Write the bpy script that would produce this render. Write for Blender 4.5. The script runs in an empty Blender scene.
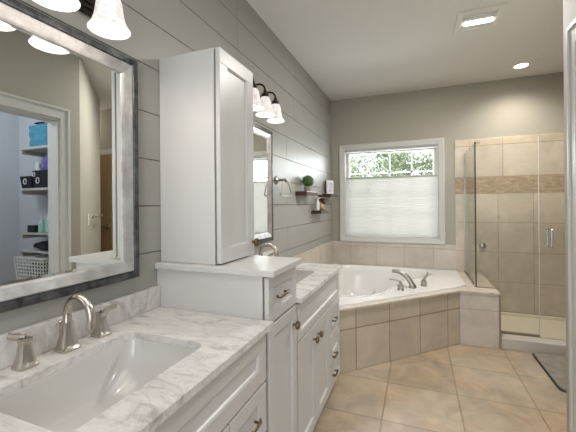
import bpy, bmesh, math, random
from mathutils import Vector, Matrix
random.seed(7)
C = bpy.context.scene.collection
PI = math.pi
YB = 4.36      # back wall
HC = 2.69      # ceiling height

# ------------------------------------------------------------------ camera
cam_d = bpy.data.cameras.new('camera')
cam = bpy.data.objects.new('camera', cam_d); C.objects.link(cam)
cam_d.sensor_fit = 'HORIZONTAL'; cam_d.sensor_width = 36.0
cam_d.lens = 331.0 / 576.0 * 36.0
cam_d.shift_y = -11.23 / 576.0
cam_d.clip_start = 0.02; cam_d.clip_end = 200
_yaw, _r = 0.3725, -0.00868
_F = Vector((-math.sin(_yaw), math.cos(_yaw), 0)); _R = Vector((math.cos(_yaw), math.sin(_yaw), 0)); _U = Vector((0, 0, 1))
_R2 = _R * math.cos(_r) + _U * math.sin(_r); _U2 = -_R * math.sin(_r) + _U * math.cos(_r)
cam.matrix_world = Matrix(((_R2.x, _U2.x, -_F.x, 1.07), (_R2.y, _U2.y, -_F.y, 0.0), (_R2.z, _U2.z, -_F.z, 1.30), (0, 0, 0, 1)))
bpy.context.scene.camera = cam

# ------------------------------------------------------------------ world, exposure, lights
sc = bpy.context.scene
w = bpy.data.worlds.new('world'); sc.world = w; w.use_nodes = True
bg = w.node_tree.nodes['Background']
bg.inputs[0].default_value = (0.86, 0.93, 1.0, 1); bg.inputs[1].default_value = 3.2
sc.view_settings.view_transform = 'Standard'; sc.view_settings.look = 'None'
sc.view_settings.gamma = 1.0; sc.view_settings.use_curve_mapping = False
sc.view_settings.exposure = 0.0

def lamp(name, kind, loc, energy, color=(1, 1, 1), size=0.1, size_y=None, rot=(0, 0, 0), spot=None):
    d = bpy.data.lights.new(name, kind); d.energy = energy; d.color = color
    if kind == 'AREA':
        d.size = size
        if size_y: d.shape = 'RECTANGLE'; d.size_y = size_y
    elif kind == 'SPOT':
        d.spot_size = spot or 2.2; d.spot_blend = 0.9; d.shadow_soft_size = size
    else:
        d.shadow_soft_size = size
    o = bpy.data.objects.new(name, d); C.objects.link(o); o.location = loc; o.rotation_euler = rot
    return o
WARM = (1.0, 0.92, 0.82)
NEUT = (1.0, 0.975, 0.935)
# daylight coming in at the window (just outside the pane, facing in)
lamp('window_daylight', 'AREA', (0.74, 4.52, 1.45), 54, (0.93, 0.965, 1.0), 1.1, 1.1, (-PI / 2, 0, 0))
# ceiling lamps: the shower downlight, the fan light, and an added fill lamp out of view
lamp('downlight_beam', 'SPOT', (2.06, 3.985, 2.66), 44, WARM, 0.06, spot=2.6)
lamp('fan_light_beam', 'AREA', (1.51, 2.86, 2.655), 34, NEUT, 0.22, 0.22)
lamp('ceiling_fill', 'AREA', (0.95, 0.45, 2.66), 9, NEUT, 0.9, 1.3)
lamp('doorway_fill', 'AREA', (1.0, -1.15, 1.15), 12, (0.97, 0.985, 1.0), 0.9, 1.9, (PI / 2, 0, 0))  # unseen fill light added behind the camera, shining through an added doorway
lamp('closet_lamp', 'POINT', (2.55, 1.35, 2.4), 22, (0.88, 0.95, 1.0), 0.12)
lamp('passage_lamp', 'POINT', (3.48, 3.28, 2.45), 3.5, WARM, 0.1)

# ------------------------------------------------------------------ materials
def new_mat(name):
    m = bpy.data.materials.new(name); m.use_nodes = True
    nt = m.node_tree
    return m, nt, nt.nodes['Principled BSDF']
def N(nt, t, **kw):
    n = nt.nodes.new(t)
    for k, v in kw.items(): setattr(n, k, v)
    return n
def L(nt, a, b): nt.links.new(a, b)
def col4(c): return (c[0], c[1], c[2], 1)
def mat(name, color, rough=0.5, metal=0.0, spec=0.5, vary=0.0, scale=6.0, bump=0.0, bscale=80.0, coat=0.0):
    m, nt, b = new_mat(name)
    b.inputs['Roughness'].default_value = rough; b.inputs['Metallic'].default_value = metal
    b.inputs['Specular IOR Level'].default_value = spec
    b.inputs['Coat Weight'].default_value = coat
    tc = N(nt, 'ShaderNodeNewGeometry')
    nz = N(nt, 'ShaderNodeTexNoise'); nz.inputs['Scale'].default_value = scale; nz.inputs['Detail'].default_value = 4
    L(nt, tc.outputs['Position'], nz.inputs['Vector'])
    mx = N(nt, 'ShaderNodeMix', data_type='RGBA')
    v = max(vary, 0.01)
    mx.inputs[6].default_value = col4([c * (1 - v) for c in color]); mx.inputs[7].default_value = col4([min(1, c * (1 + v)) for c in color])
    L(nt, nz.outputs['Fac'], mx.inputs[0]); L(nt, mx.outputs[2], b.inputs['Base Color'])
    if bump:
        n2 = N(nt, 'ShaderNodeTexNoise'); n2.inputs['Scale'].default_value = bscale; n2.inputs['Detail'].default_value = 3
        L(nt, tc.outputs['Position'], n2.inputs['Vector'])
        bp = N(nt, 'ShaderNodeBump'); bp.inputs['Strength'].default_value = bump; bp.inputs['Distance'].default_value = 0.002
        L(nt, n2.outputs['Fac'], bp.inputs['Height']); L(nt, bp.outputs['Normal'], b.inputs['Normal'])
    return m
def coords(nt, ua, va, off=(0, 0)):
    """2D vector from world position: ua, va are 3-tuples of weights"""
    g = N(nt, 'ShaderNodeNewGeometry')
    d1 = N(nt, 'ShaderNodeVectorMath', operation='DOT_PRODUCT'); d1.inputs[1].default_value = ua
    d2 = N(nt, 'ShaderNodeVectorMath', operation='DOT_PRODUCT'); d2.inputs[1].default_value = va
    L(nt, g.outputs['Position'], d1.inputs[0]); L(nt, g.outputs['Position'], d2.inputs[0])
    cb = N(nt, 'ShaderNodeCombineXYZ'); L(nt, d1.outputs['Value'], cb.inputs[0]); L(nt, d2.outputs['Value'], cb.inputs[1])
    ad = N(nt, 'ShaderNodeVectorMath', operation='SUBTRACT'); ad.inputs[1].default_value = (off[0] - 50 * 0, off[1], 0)
    L(nt, cb.outputs[0], ad.inputs[0])
    return g, ad.outputs[0]
def tile_mat(name, ua, va, off, tw, th, c1, c2, grout, rough=0.35, mortar=0.004, patch=0.12, nscale=5.0, offset=0.0, spec=0.5, blotch=None):
    m, nt, b = new_mat(name)
    g, vec = coords(nt, ua, va, off)
    br = N(nt, 'ShaderNodeTexBrick'); br.offset = offset; br.squash = 1.0
    br.inputs['Scale'].default_value = 1.0; br.inputs['Brick Width'].default_value = tw; br.inputs['Row Height'].default_value = th
    br.inputs['Mortar Size'].default_value = mortar; br.inputs['Mortar Smooth'].default_value = 0.3
    br.inputs['Color1'].default_value = col4(c1); br.inputs['Color2'].default_value = col4(c2); br.inputs['Mortar'].default_value = col4(grout)
    L(nt, vec, br.inputs['Vector'])
    nz = N(nt, 'ShaderNodeTexNoise'); nz.inputs['Scale'].default_value = nscale; nz.inputs['Detail'].default_value = 8; nz.inputs['Roughness'].default_value = 0.62
    nz.inputs['Distortion'].default_value = 0.6
    L(nt, g.outputs['Position'], nz.inputs['Vector'])
    rp = N(nt, 'ShaderNodeMapRange'); rp.inputs[1].default_value = 0.3; rp.inputs[2].default_value = 0.7
    rp.inputs[3].default_value = 1 - patch; rp.inputs[4].default_value = 1 + patch
    L(nt, nz.outputs['Fac'], rp.inputs[0])
    ml = N(nt, 'ShaderNodeVectorMath', operation='SCALE')
    L(nt, br.outputs['Color'], ml.inputs[0]); L(nt, rp.outputs[0], ml.inputs['Scale'])
    L(nt, ml.outputs[0], b.inputs['Base Color'])
    if blotch:
        n4 = N(nt, 'ShaderNodeTexNoise'); n4.inputs['Scale'].default_value = 2.3; n4.inputs['Detail'].default_value = 5; L(nt, g.outputs['Position'], n4.inputs['Vector'])
        m4 = N(nt, 'ShaderNodeMapRange'); m4.inputs[1].default_value = 0.42; m4.inputs[2].default_value = 0.66; m4.inputs[4].default_value = 0.8; L(nt, n4.outputs['Fac'], m4.inputs[0])
        x4 = N(nt, 'ShaderNodeMix', data_type='RGBA', blend_type='MULTIPLY'); x4.inputs[7].default_value = col4(blotch)
        L(nt, m4.outputs[0], x4.inputs[0]); L(nt, ml.outputs[0], x4.inputs[6]); L(nt, x4.outputs[2], b.inputs['Base Color'])
    b.inputs['Roughness'].default_value = rough; b.inputs['Specular IOR Level'].default_value = spec
    bp = N(nt, 'ShaderNodeBump'); bp.invert = True; bp.inputs['Strength'].default_value = 0.5; bp.inputs['Distance'].default_value = 0.002
    L(nt, br.outputs['Fac'], bp.inputs['Height']); L(nt, bp.outputs['Normal'], b.inputs['Normal'])
    return m
def marble_mat(name):
    m, nt, b = new_mat(name)
    g = N(nt, 'ShaderNodeNewGeometry')
    mp = N(nt, 'ShaderNodeMapping'); mp.inputs['Rotation'].default_value = (0.3, 0.2, 0.6); mp.inputs['Scale'].default_value = (1.5, 3.4, 2.2)
    L(nt, g.outputs['Position'], mp.inputs['Vector'])
    n1 = N(nt, 'ShaderNodeTexNoise'); n1.inputs['Scale'].default_value = 4.6; n1.inputs['Detail'].default_value = 9; n1.inputs['Roughness'].default_value = 0.66; n1.inputs['Distortion'].default_value = 1.3
    L(nt, mp.outputs[0], n1.inputs['Vector'])
    r1 = N(nt, 'ShaderNodeValToRGB'); e = r1.color_ramp.elements
    e[0].position = 0.33; e[0].color = (0.42, 0.395, 0.37, 1); e[1].position = 0.58; e[1].color = (0.71, 0.69, 0.665, 1)
    k = e.new(0.45); k.color = (0.62, 0.60, 0.58, 1)
    L(nt, n1.outputs['Fac'], r1.inputs[0])
    # veins: thin bands where a distorted noise passes 0.5
    n2 = N(nt, 'ShaderNodeTexNoise'); n2.inputs['Scale'].default_value = 5.0; n2.inputs['Detail'].default_value = 6; n2.inputs['Distortion'].default_value = 2.4
    L(nt, mp.outputs[0], n2.inputs['Vector'])
    s = N(nt, 'ShaderNodeMath', operation='SUBTRACT'); s.inputs[1].default_value = 0.5; L(nt, n2.outputs['Fac'], s.inputs[0])
    a = N(nt, 'ShaderNodeMath', operation='ABSOLUTE'); L(nt, s.outputs[0], a.inputs[0])
    mr = N(nt, 'ShaderNodeMapRange'); mr.inputs[1].default_value = 0.0; mr.inputs[2].default_value = 0.018; mr.inputs[3].default_value = 0.6; mr.inputs[4].default_value = 0.0
    L(nt, a.outputs[0], mr.inputs[0])
    n3 = N(nt, 'ShaderNodeTexNoise'); n3.inputs['Scale'].default_value = 4.0; L(nt, g.outputs['Position'], n3.inputs['Vector'])
    m3 = N(nt, 'ShaderNodeMapRange'); m3.inputs[1].default_value = 0.40; m3.inputs[2].default_value = 0.55; L(nt, n3.outputs['Fac'], m3.inputs[0])
    mm = N(nt, 'ShaderNodeMath', operation='MULTIPLY'); L(nt, mr.outputs[0], mm.inputs[0]); L(nt, m3.outputs[0], mm.inputs[1])
    mx = N(nt, 'ShaderNodeMix', data_type='RGBA'); mx.inputs[7].default_value = (0.42, 0.38, 0.35, 1)
    L(nt, mm.outputs[0], mx.inputs[0]); L(nt, r1.outputs[0], mx.inputs[6]); L(nt, mx.outputs[2], b.inputs['Base Color'])
    b.inputs['Roughness'].default_value = 0.16
    return m
def metal_patchy(name, c1, c2, rough, scale):
    m, nt, b = new_mat(name)
    g = N(nt, 'ShaderNodeNewGeometry')
    nz = N(nt, 'ShaderNodeTexNoise'); nz.inputs['Scale'].default_value = scale; nz.inputs['Detail'].default_value = 7; nz.inputs['Roughness'].default_value = 0.7
    L(nt, g.outputs['Position'], nz.inputs['Vector'])
    r = N(nt, 'ShaderNodeValToRGB'); r.color_ramp.elements[0].position = 0.35; r.color_ramp.elements[1].position = 0.66
    r.color_ramp.elements[0].color = col4(c1); r.color_ramp.elements[1].color = col4(c2)
    L(nt, nz.outputs['Fac'], r.inputs[0]); L(nt, r.outputs[0], b.inputs['Base Color'])
    b.inputs['Metallic'].default_value = 0.55; b.inputs['Roughness'].default_value = rough
    return m
def glass_mat(name, tint, refl=1.0, ior=1.5):
    """thin pane: transparent with a fresnel reflection"""
    m, nt, b = new_mat(name); nt.nodes.remove(b)
    out = nt.nodes['Material Output']
    t = N(nt, 'ShaderNodeBsdfTransparent'); t.inputs[0].default_value = col4(tint)
    gl = N(nt, 'ShaderNodeBsdfGlossy'); gl.inputs['Roughness'].default_value = 0.0
    fr = N(nt, 'ShaderNodeFresnel'); fr.inputs[0].default_value = ior
    mu = N(nt, 'ShaderNodeMath', operation='MULTIPLY'); mu.inputs[1].default_value = refl; L(nt, fr.outputs[0], mu.inputs[0])
    mx = N(nt, 'ShaderNodeMixShader'); L(nt, mu.outputs[0], mx.inputs[0]); L(nt, t.outputs[0], mx.inputs[1]); L(nt, gl.outputs[0], mx.inputs[2])
    L(nt, mx.outputs[0], out.inputs['Surface'])
    return m
def emit_mat(name, color, strength):
    m, nt, b = new_mat(name)
    b.inputs['Base Color'].default_value = col4(color); b.inputs['Emission Color'].default_value = col4(color); b.inputs['Emission Strength'].default_value = strength
    return m
def fabric_translucent(name, color, tr):
    m, nt, b = new_mat(name); nt.nodes.remove(b); out = nt.nodes['Material Output']
    d = N(nt, 'ShaderNodeBsdfDiffuse'); t = N(nt, 'ShaderNodeBsdfTranslucent')
    d.inputs[0].default_value = col4(color); t.inputs[0].default_value = col4(color)
    mx = N(nt, 'ShaderNodeMixShader'); mx.inputs[0].default_value = tr
    L(nt, d.outputs[0], mx.inputs[1]); L(nt, t.outputs[0], mx.inputs[2]); L(nt, mx.outputs[0], out.inputs['Surface'])
    return m
def shade_glass_mat():
    m, nt, b = new_mat('alabaster_glass')
    g = N(nt, 'ShaderNodeNewGeometry')
    nz = N(nt, 'ShaderNodeTexNoise'); nz.inputs['Scale'].default_value = 22; nz.inputs['Detail'].default_value = 5; nz.inputs['Distortion'].default_value = 2.0
    L(nt, g.outputs['Position'], nz.inputs['Vector'])
    r = N(nt, 'ShaderNodeValToRGB'); r.color_ramp.elements[0].position = 0.35; r.color_ramp.elements[1].position = 0.6
    r.color_ramp.elements[0].color = (0.70, 0.62, 0.57, 1); r.color_ramp.elements[1].color = (1, 0.96, 0.92, 1)
    L(nt, nz.outputs['Fac'], r.inputs[0])
    b.inputs['Base Color'].default_value = (0.30, 0.29, 0.28, 1); L(nt, r.outputs[0], b.inputs['Emission Color'])
    b.inputs['Emission Strength'].default_value = 0.80
    b.inputs['Roughness'].default_value = 0.25
    return m
def wood_mat(name, c1, c2, axis_scale=(2, 30, 30), rough=0.4):
    m, nt, b = new_mat(name)
    g = N(nt, 'ShaderNodeNewGeometry'); mp = N(nt, 'ShaderNodeMapping'); mp.inputs['Scale'].default_value = axis_scale
    L(nt, g.outputs['Position'], mp.inputs[0])
    nz = N(nt, 'ShaderNodeTexNoise'); nz.inputs['Scale'].default_value = 1.5; nz.inputs['Detail'].default_value = 6; L(nt, mp.outputs[0], nz.inputs['Vector'])
    mx = N(nt, 'ShaderNodeMix', data_type='RGBA'); mx.inputs[6].default_value = col4(c1); mx.inputs[7].default_value = col4(c2)
    L(nt, nz.outputs['Fac'], mx.inputs[0]); L(nt, mx.outputs[2], b.inputs['Base Color']); b.inputs['Roughness'].default_value = rough
    return m

M = {}
M['wall'] = mat('wall_paint_greige', (0.37, 0.348, 0.293), 0.75, vary=0.03, scale=2, bump=0.1, bscale=300)
M['ceiling'] = mat('ceiling_paint', (0.66, 0.64, 0.60), 0.9, vary=0.02, scale=1.5, bump=0.15, bscale=220)
M['shiplap'] = mat('shiplap_paint_grey', (0.345, 0.335, 0.307), 0.42, vary=0.05, scale=3, bump=0.1, bscale=60)
M['seam'] = mat('shiplap_seam', (0.035, 0.034, 0.032), 0.8)
M['cab'] = mat('cabinet_paint', (0.575, 0.562, 0.545), 0.34, vary=0.015, scale=3)
M['gap'] = mat('cabinet_gap_shade', (0.16, 0.16, 0.155), 0.7)  # dark tone stands in for shade in door gaps; also on toe kicks
M['trim'] = mat('white_trim_paint', (0.56, 0.55, 0.52), 0.4)
M['marble'] = marble_mat('white_marble')
M['porcelain'] = mat('porcelain', (0.60, 0.585, 0.565), 0.2, coat=0.3)
M['acrylic'] = mat('tub_acrylic', (0.80, 0.79, 0.77), 0.14, coat=0.3)
M['nickel'] = mat('brushed_nickel', (0.56, 0.52, 0.46), 0.27, metal=1.0, vary=0.04, scale=30)
M['chrome'] = mat('chrome', (0.75, 0.75, 0.75), 0.1, metal=1.0)
M['satin'] = mat('satin_metal', (0.42, 0.39, 0.35), 0.3, metal=1.0)
M['bronze'] = mat('dark_bronze', (0.055, 0.047, 0.042), 0.3, metal=0.9, vary=0.1, scale=60)
M['antique'] = mat('antique_brass_bronze', (0.17, 0.12, 0.07), 0.28, metal=1.0, vary=0.3, scale=80)
M['silver'] = metal_patchy('brushed_silver_leaf', (0.40, 0.39, 0.385), (0.62, 0.61, 0.60), 0.36, 14)
M['pewter'] = metal_patchy('dark_pewter_frame', (0.03, 0.03, 0.032), (0.15, 0.15, 0.155), 0.42, 26)
M['mirror'] = mat('mirror_glass', (0.84, 0.86, 0.85), 0.0, metal=1.0)
TA, TB, TG = (0.57, 0.50, 0.405), (0.51, 0.445, 0.355), (0.38, 0.31, 0.225)
s2 = 1 / math.sqrt(2)
M['tile_shower'] = tile_mat('beige_tile_back_wall', (1, 0, 0), (0, 0, 1), (1.586, 0.744 - 3.33), 0.333, 0.333, TA, TB, TG, offset=0.0)
M['tile_shower_top'] = tile_mat('beige_tile_above_band', (1, 0, 0), (0, 0, 1), (1.636, 1.60 - 3.6), 0.333, 0.36, TA, TB, TG)
M['tile_shower_cap'] = tile_mat('beige_tile_top_row', (1, 0, 0), (0, 0, 1), (1.636, 1.96 - 0.95), 0.333, 0.095, (0.56, 0.475, 0.365), (0.50, 0.42, 0.315), TG)
M['mosaic'] = tile_mat('stone_mosaic_band', (1, 0, 0), (0, 0, 1), (0, 0), 0.055, 0.014, (0.50, 0.38, 0.25), (0.36, 0.26, 0.165), (0.30, 0.22, 0.15), 0.6, 0.0016, 0.2, 30, 0.5)
PK1, PK2, PKG = (0.56, 0.50, 0.435), (0.52, 0.46, 0.395), (0.42, 0.36, 0.30)
M['tile_splash_x'] = tile_mat('pinkish_tile_under_window', (1, 0, 0), (0, 0, 1), (0.248, 0.489 - 3.33), 0.333, 0.3333, PK1, PK2, PKG)
M['tile_splash_y'] = tile_mat('pinkish_tile_left_wall', (0, 1, 0), (0, 0, 1), (0.04, 0.489 - 3.33), 0.333, 0.3333, PK1, PK2, PKG)
M['tile_skirt'] = tile_mat('beige_tile_tub_front', (s2, s2, 0), (0, 0, 1), (2.273 - 3.33 * 1.0, -0.002), 0.3335, 0.333, (0.55, 0.485, 0.39), (0.48, 0.42, 0.325), (0.30, 0.225, 0.145), mortar=0.0055)
M['tile_pier'] = tile_mat('pinkish_tile_ledge_front', (1, 0, 0), (0, 0, 1), (1.40, -0.002), 0.60, 0.333, (0.56, 0.505, 0.455), (0.56, 0.505, 0.455), PKG)
M['tile_deck'] = tile_mat('tile_deck_edge', (s2, s2, 0), (s2, -s2, 0), (2.273 - 3.33, 0.2), 0.3335, 0.333, (0.62, 0.55, 0.46), (0.60, 0.53, 0.44), PKG, 0.25)
M['tile_floor'] = tile_mat('beige_stone_floor_tile', (1, 0, 0), (0, 1, 0), (0.86 - 4.53, 2.083 - 4.5), 0.453, 0.4475, (0.43, 0.355, 0.27), (0.385, 0.315, 0.235), (0.29, 0.225, 0.155), 0.30, 0.006, 0.26, 4.5, blotch=(1.0, 0.86, 0.72))
M['curb'] = mat('shower_curb_marble', (0.53, 0.485, 0.44), 0.3, vary=0.08, scale=5)
M['pan'] = mat('shower_pan', (0.80, 0.74, 0.60), 0.3)
M['glass'] = glass_mat('shower_glass', (0.985, 0.992, 0.985), 0.55)
M['pane'] = glass_mat('window_pane', (0.95, 0.97, 0.97), 0.8)
M['tanmetal'] = mat('tan_metal_channel', (0.36, 0.29, 0.21), 0.35, metal=0.4)
M['seal'] = mat('dark_glass_edge', (0.03, 0.045, 0.035), 0.2)
M['shade'] = fabric_translucent('cellular_shade_fabric', (0.76, 0.76, 0.735), 0.22)
M['grille_glare'] = fabric_translucent('window_grille_glare', (0.74, 0.75, 0.74), 0.35)  # translucency brightens the muntins to imitate sky glare bleeding over them
M['rail'] = mat('shade_rail', (0.72, 0.72, 0.70), 0.5)
M['railgreen'] = mat('shade_top_rail', (0.40, 0.44, 0.37), 0.5)
M['alabaster'] = shade_glass_mat()
M['bulb'] = emit_mat('bulb_glow', (1.0, 0.93, 0.82), 9.0)
M['lens'] = emit_mat('downlight_glow', (1.0, 0.90, 0.76), 7.0)
M['tube'] = emit_mat('fan_lamp_glow', (1.0, 0.90, 0.74), 5.0)
M['dwood'] = wood_mat('dark_walnut', (0.03, 0.017, 0.011), (0.085, 0.048, 0.028), (6, 6, 60), 0.16)
M['door_wood'] = wood_mat('brown_door_wood', (0.30, 0.19, 0.09), (0.40, 0.27, 0.14), (30, 30, 1.5), 0.35)
M['leaf'] = mat('boxwood_leaf', (0.075, 0.15, 0.045), 0.5, vary=0.5, scale=60)
M['stonepot'] = mat('grey_stone_pot', (0.36, 0.33, 0.27), 0.8, vary=0.15, scale=60)
M['white'] = mat('white_gloss', (0.82, 0.81, 0.79), 0.3)
M['red'] = mat('dark_red_petals', (0.13, 0.025, 0.02), 0.6, vary=0.4, scale=80)
M['tan'] = mat('tan_ceramic', (0.50, 0.36, 0.24), 0.4, vary=0.1, scale=40)
M['oliveframe'] = mat('dark_olive_frame_side', (0.10, 0.11, 0.08), 0.4)
M['print'] = mat('picture_print', (0.60, 0.59, 0.66), 0.3, vary=0.35, scale=38)
M['mat_pile'] = mat('grey_bath_mat', (0.25, 0.225, 0.195), 0.95, vary=0.45, scale=14, bump=1.0, bscale=250)
M['black'] = mat('black_plastic', (0.012, 0.012, 0.014), 0.5)
M['navy'] = mat('black_canvas', (0.010, 0.012, 0.022), 0.8, vary=0.3, scale=40)
M['closet'] = mat('closet_wall_paint', (0.62, 0.64, 0.68), 0.8)
M['blue'] = mat('light_blue_fabric', (0.07, 0.27, 0.40), 0.8, vary=0.35, scale=22, bump=0.6, bscale=40)
M['violet'] = mat('violet_print_cloth', (0.13, 0.10, 0.38), 0.8, vary=0.8, scale=60)
M['green_plastic'] = mat('pale_green_plastic', (0.38, 0.62, 0.55), 0.3)
M['cloth_dark'] = mat('dark_cloth', (0.018, 0.022, 0.035), 0.9, vary=0.4, scale=50)
M['foliage'] = mat('tree_leaves', (0.29, 0.32, 0.17), 0.6, vary=0.45, scale=2.5)
M['bark'] = mat('tree_bark', (0.35, 0.31, 0.26), 0.9, vary=0.3, scale=8)
M['grass'] = mat('lawn', (0.14, 0.22, 0.06), 0.95, vary=0.3, scale=3)
M['plate'] = mat('switch_plate', (0.75, 0.74, 0.70), 0.4)

# ------------------------------------------------------------------ mesh helpers
class MB:
    def __init__(s): s.bm = bmesh.new()
    def _merge(s, b):
        me = bpy.data.meshes.new('t'); b.to_mesh(me); b.free(); s.bm.from_mesh(me); bpy.data.meshes.remove(me)
    def box(s, x0, x1, y0, y1, z0, z1, bev=0.0, seg=2, mtx=None):
        b = bmesh.new(); bmesh.ops.create_cube(b, size=1)
        for v in b.verts:
            v.co = Vector(((x0 + x1) / 2 + v.co.x * (x1 - x0), (y0 + y1) / 2 + v.co.y * (y1 - y0), (z0 + z1) / 2 + v.co.z * (z1 - z0)))
        if bev: bmesh.ops.bevel(b, geom=list(b.edges), offset=bev, segments=seg, affect='EDGES', profile=0.5)
        if mtx: b.transform(mtx)
        s._merge(b); return s
    def loft(s, rings, cap0=True, cap1=True, closed=True):
        b = bmesh.new(); vs = [[b.verts.new(p) for p in r] for r in rings]; n = len(rings[0])
        for i in range(len(vs) - 1):
            for j in range(n if closed else n - 1):
                k = (j + 1) % n
                try: b.faces.new((vs[i][j], vs[i][k], vs[i + 1][k], vs[i + 1][j]))
                except ValueError: pass
        if cap0: b.faces.new(vs[0][::-1])
        if cap1: b.faces.new(vs[-1])
        bmesh.ops.recalc_face_normals(b, faces=b.faces)
        s._merge(b); return s
    def tube(s, pts, rad, n=14, cap=True, flat=1.0):
        pts = [Vector(p) for p in pts]; rings = []; up = None
        if not hasattr(rad, '__len__'): rad = [rad] * len(pts)
        for i, p in enumerate(pts):
            t = (pts[min(i + 1, len(pts) - 1)] - pts[max(i - 1, 0)]).normalized()
            if up is None:
                up = Vector((0, 0, 1)) if abs(t.z) < 0.9 else Vector((1, 0, 0))
            a = (up - t * up.dot(t)).normalized(); up = a; c = t.cross(a)
            rings.append([p + (a * math.cos(2 * PI * j / n) + c * math.sin(2 * PI * j / n) * flat) * rad[i] for j in range(n)])
        return s.loft(rings, cap, cap)
    def lathe(s, prof, center=(0, 0, 0), axis='z', n=32, cap0=False, cap1=False, sides=None):
        rings = []
        for r, h in prof:
            ring = []
            for j in range(n):
                a = 2 * PI * j / n
                u, v = r * math.cos(a), r * math.sin(a)
                p = {'z': (u, v, h), 'x': (h, u, v), 'y': (u, h, v)}[axis]
                ring.append(Vector(center) + Vector(p))
            rings.append(ring)
        return s.loft(rings, cap0, cap1)
    def prism(s, poly, z0, z1, bev=0.0):
        b = bmesh.new(); vs = [b.verts.new((x, y, z0)) for x, y in poly]
        f = b.faces.new(vs); r = bmesh.ops.extrude_face_region(b, geom=[f])
        for v in [g for g in r['geom'] if isinstance(g, bmesh.types.BMVert)]: v.co.z = z1
        bmesh.ops.recalc_face_normals(b, faces=b.faces)
        if bev: bmesh.ops.bevel(b, geom=list(b.edges), offset=bev, segments=2, affect='EDGES', profile=0.5)
        s._merge(b); return s
    def holed(s, outer, inners, z0, z1, f=None):
        """slab with holes; outer/inners are (x, y) loops; f maps (a,b,c)->(x,y,z)"""
        b = bmesh.new()
        loops = [outer] + inners
        for z in (z0, z1):
            ed = []
            for lp in loops:
                vs = [b.verts.new((x, y, z)) for x, y in lp]
                for i in range(len(vs)): ed.append(b.edges.new((vs[i], vs[(i + 1) % len(vs)])))
            bmesh.ops.triangle_fill(b, edges=ed, use_beauty=True, normal=(0, 0, 1))
        for lp in loops:
            a = [b.verts.new((x, y, z0)) for x, y in lp]; c = [b.verts.new((x, y, z1)) for x, y in lp]
            for i in range(len(lp)):
                k = (i + 1) % len(lp); b.faces.new((a[i], a[k], c[k], c[i]))
        bmesh.ops.remove_doubles(b, verts=b.verts, dist=1e-6)
        if f:
            for v in b.verts: v.co = Vector(f(*v.co))
        bmesh.ops.recalc_face_normals(b, faces=b.faces)
        s._merge(b); return s
    def build(s, name, m, parent=None, smooth=None):
        off = Vector((0, 0, 0)); p = parent
        while p is not None: off += p.location; p = p.parent
        for v in s.bm.verts: v.co -= off
        me = bpy.data.meshes.new(name); s.bm.to_mesh(me); s.bm.free()
        me.materials.append(m)
        if smooth is not None:
            for poly in me.polygons: poly.use_smooth = True
            if hasattr(me, 'set_sharp_from_angle'): me.set_sharp_from_angle(angle=math.radians(smooth))
        o = bpy.data.objects.new(name, me); C.objects.link(o)
        if parent is not None: o.parent = parent
        return o
def tag(o, label=None, cat=None, group=None, kind=None):
    if label: o['label'] = label
    if cat: o['category'] = cat
    if group: o['group'] = group
    if kind: o['kind'] = kind
    return o
def thing(name, label, cat, loc=(0, 0, 0), group=None, kind=None):
    o = bpy.data.objects.new(name, None); C.objects.link(o); o.location = loc; o.empty_display_size = 0.05
    return tag(o, label, cat, group, kind)
def struct(name, mb, m, parent=None, smooth=None):
    o = mb.build(name, m, parent, smooth)
    if parent is None: o['kind'] = 'structure'
    return o
def copy_tree(o, parent=None):
    c = o.copy(); C.objects.link(c); c.parent = parent
    for ch in list(o.children): copy_tree(ch, c)
    return c
def rrect(x0, x1, y0, y1, r, n=6):
    out = []
    for cx, cy, a0 in ((x1 - r, y0 + r, -PI / 2), (x1 - r, y1 - r, 0), (x0 + r, y1 - r, PI / 2), (x0 + r, y0 + r, PI)):
        for i in range(n + 1):
            a = a0 + PI / 2 * i / n; out.append((cx + r * math.cos(a), cy + r * math.sin(a)))
    return out
def frame_loft(mb, fn, a0, a1, b0, b1, prof, closed=False):
    """mitred frame: prof = list of (inset, height); fn(a, b, h) -> point"""
    rings = []
    for ins, h in prof:
        rings.append([fn(a, b, h) for a, b in ((a0 + ins, b0 + ins), (a1 - ins, b0 + ins), (a1 - ins, b1 - ins), (a0 + ins, b1 - ins))])
    if closed: rings.append(rings[0])
    return mb.loft(rings, False, False)
def bez(p0, p1, p2, p3, n=12):
    p0, p1, p2, p3 = map(Vector, (p0, p1, p2, p3)); out = []
    for i in range(n + 1):
        t = i / n; u = 1 - t
        out.append(p0 * u**3 + p1 * 3 * u * u * t + p2 * 3 * u * t * t + p3 * t**3)
    return out

# ------------------------------------------------------------------ structure
struct('floor', MB().box(-0.1, 3.8, -1.0, YB + 0.1, -0.1, 0.0), M['tile_floor'])
struct('ceiling', MB().box(-0.1, 3.8, -1.0, YB + 0.1, HC, HC + 0.1), M['ceiling'])
# left wall: real shiplap boards 20 cm high with dark gaps between
wl = struct('wall_left', MB().box(-0.12, -0.006, -1.0, YB + 0.1, 0, HC), M['seam'])
mb = MB()
joints = {0.9: (2.72,), 1.1: (3.77, 1.87), 1.3: (2.72,), 1.5: (3.80, 1.87), 1.7: (2.72, 0.9), 1.9: (3.83, 1.87), 2.1: (2.9,), 2.3: (1.868, 3.83), 2.5: (1.868, 2.95)}
g_ = 0.0026
for k in range(14):
    z0 = -0.1 + 0.2 * k; z1 = min(z0 + 0.2, HC); z0c = max(z0, 0)
    cuts = [-1.0] + sorted(next((v for q, v in joints.items() if abs(q - z0) < 0.01), (1.9,))) + [YB]
    for a, b in zip(cuts, cuts[1:]):
        mb.box(-0.006, 0.0, a + g_ * 0.5, b - g_ * 0.5, z0c + g_, z1 - g_ * 0.6 if z1 < HC else HC)
mb.build('shiplap_board', M['shiplap'], wl)
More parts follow.
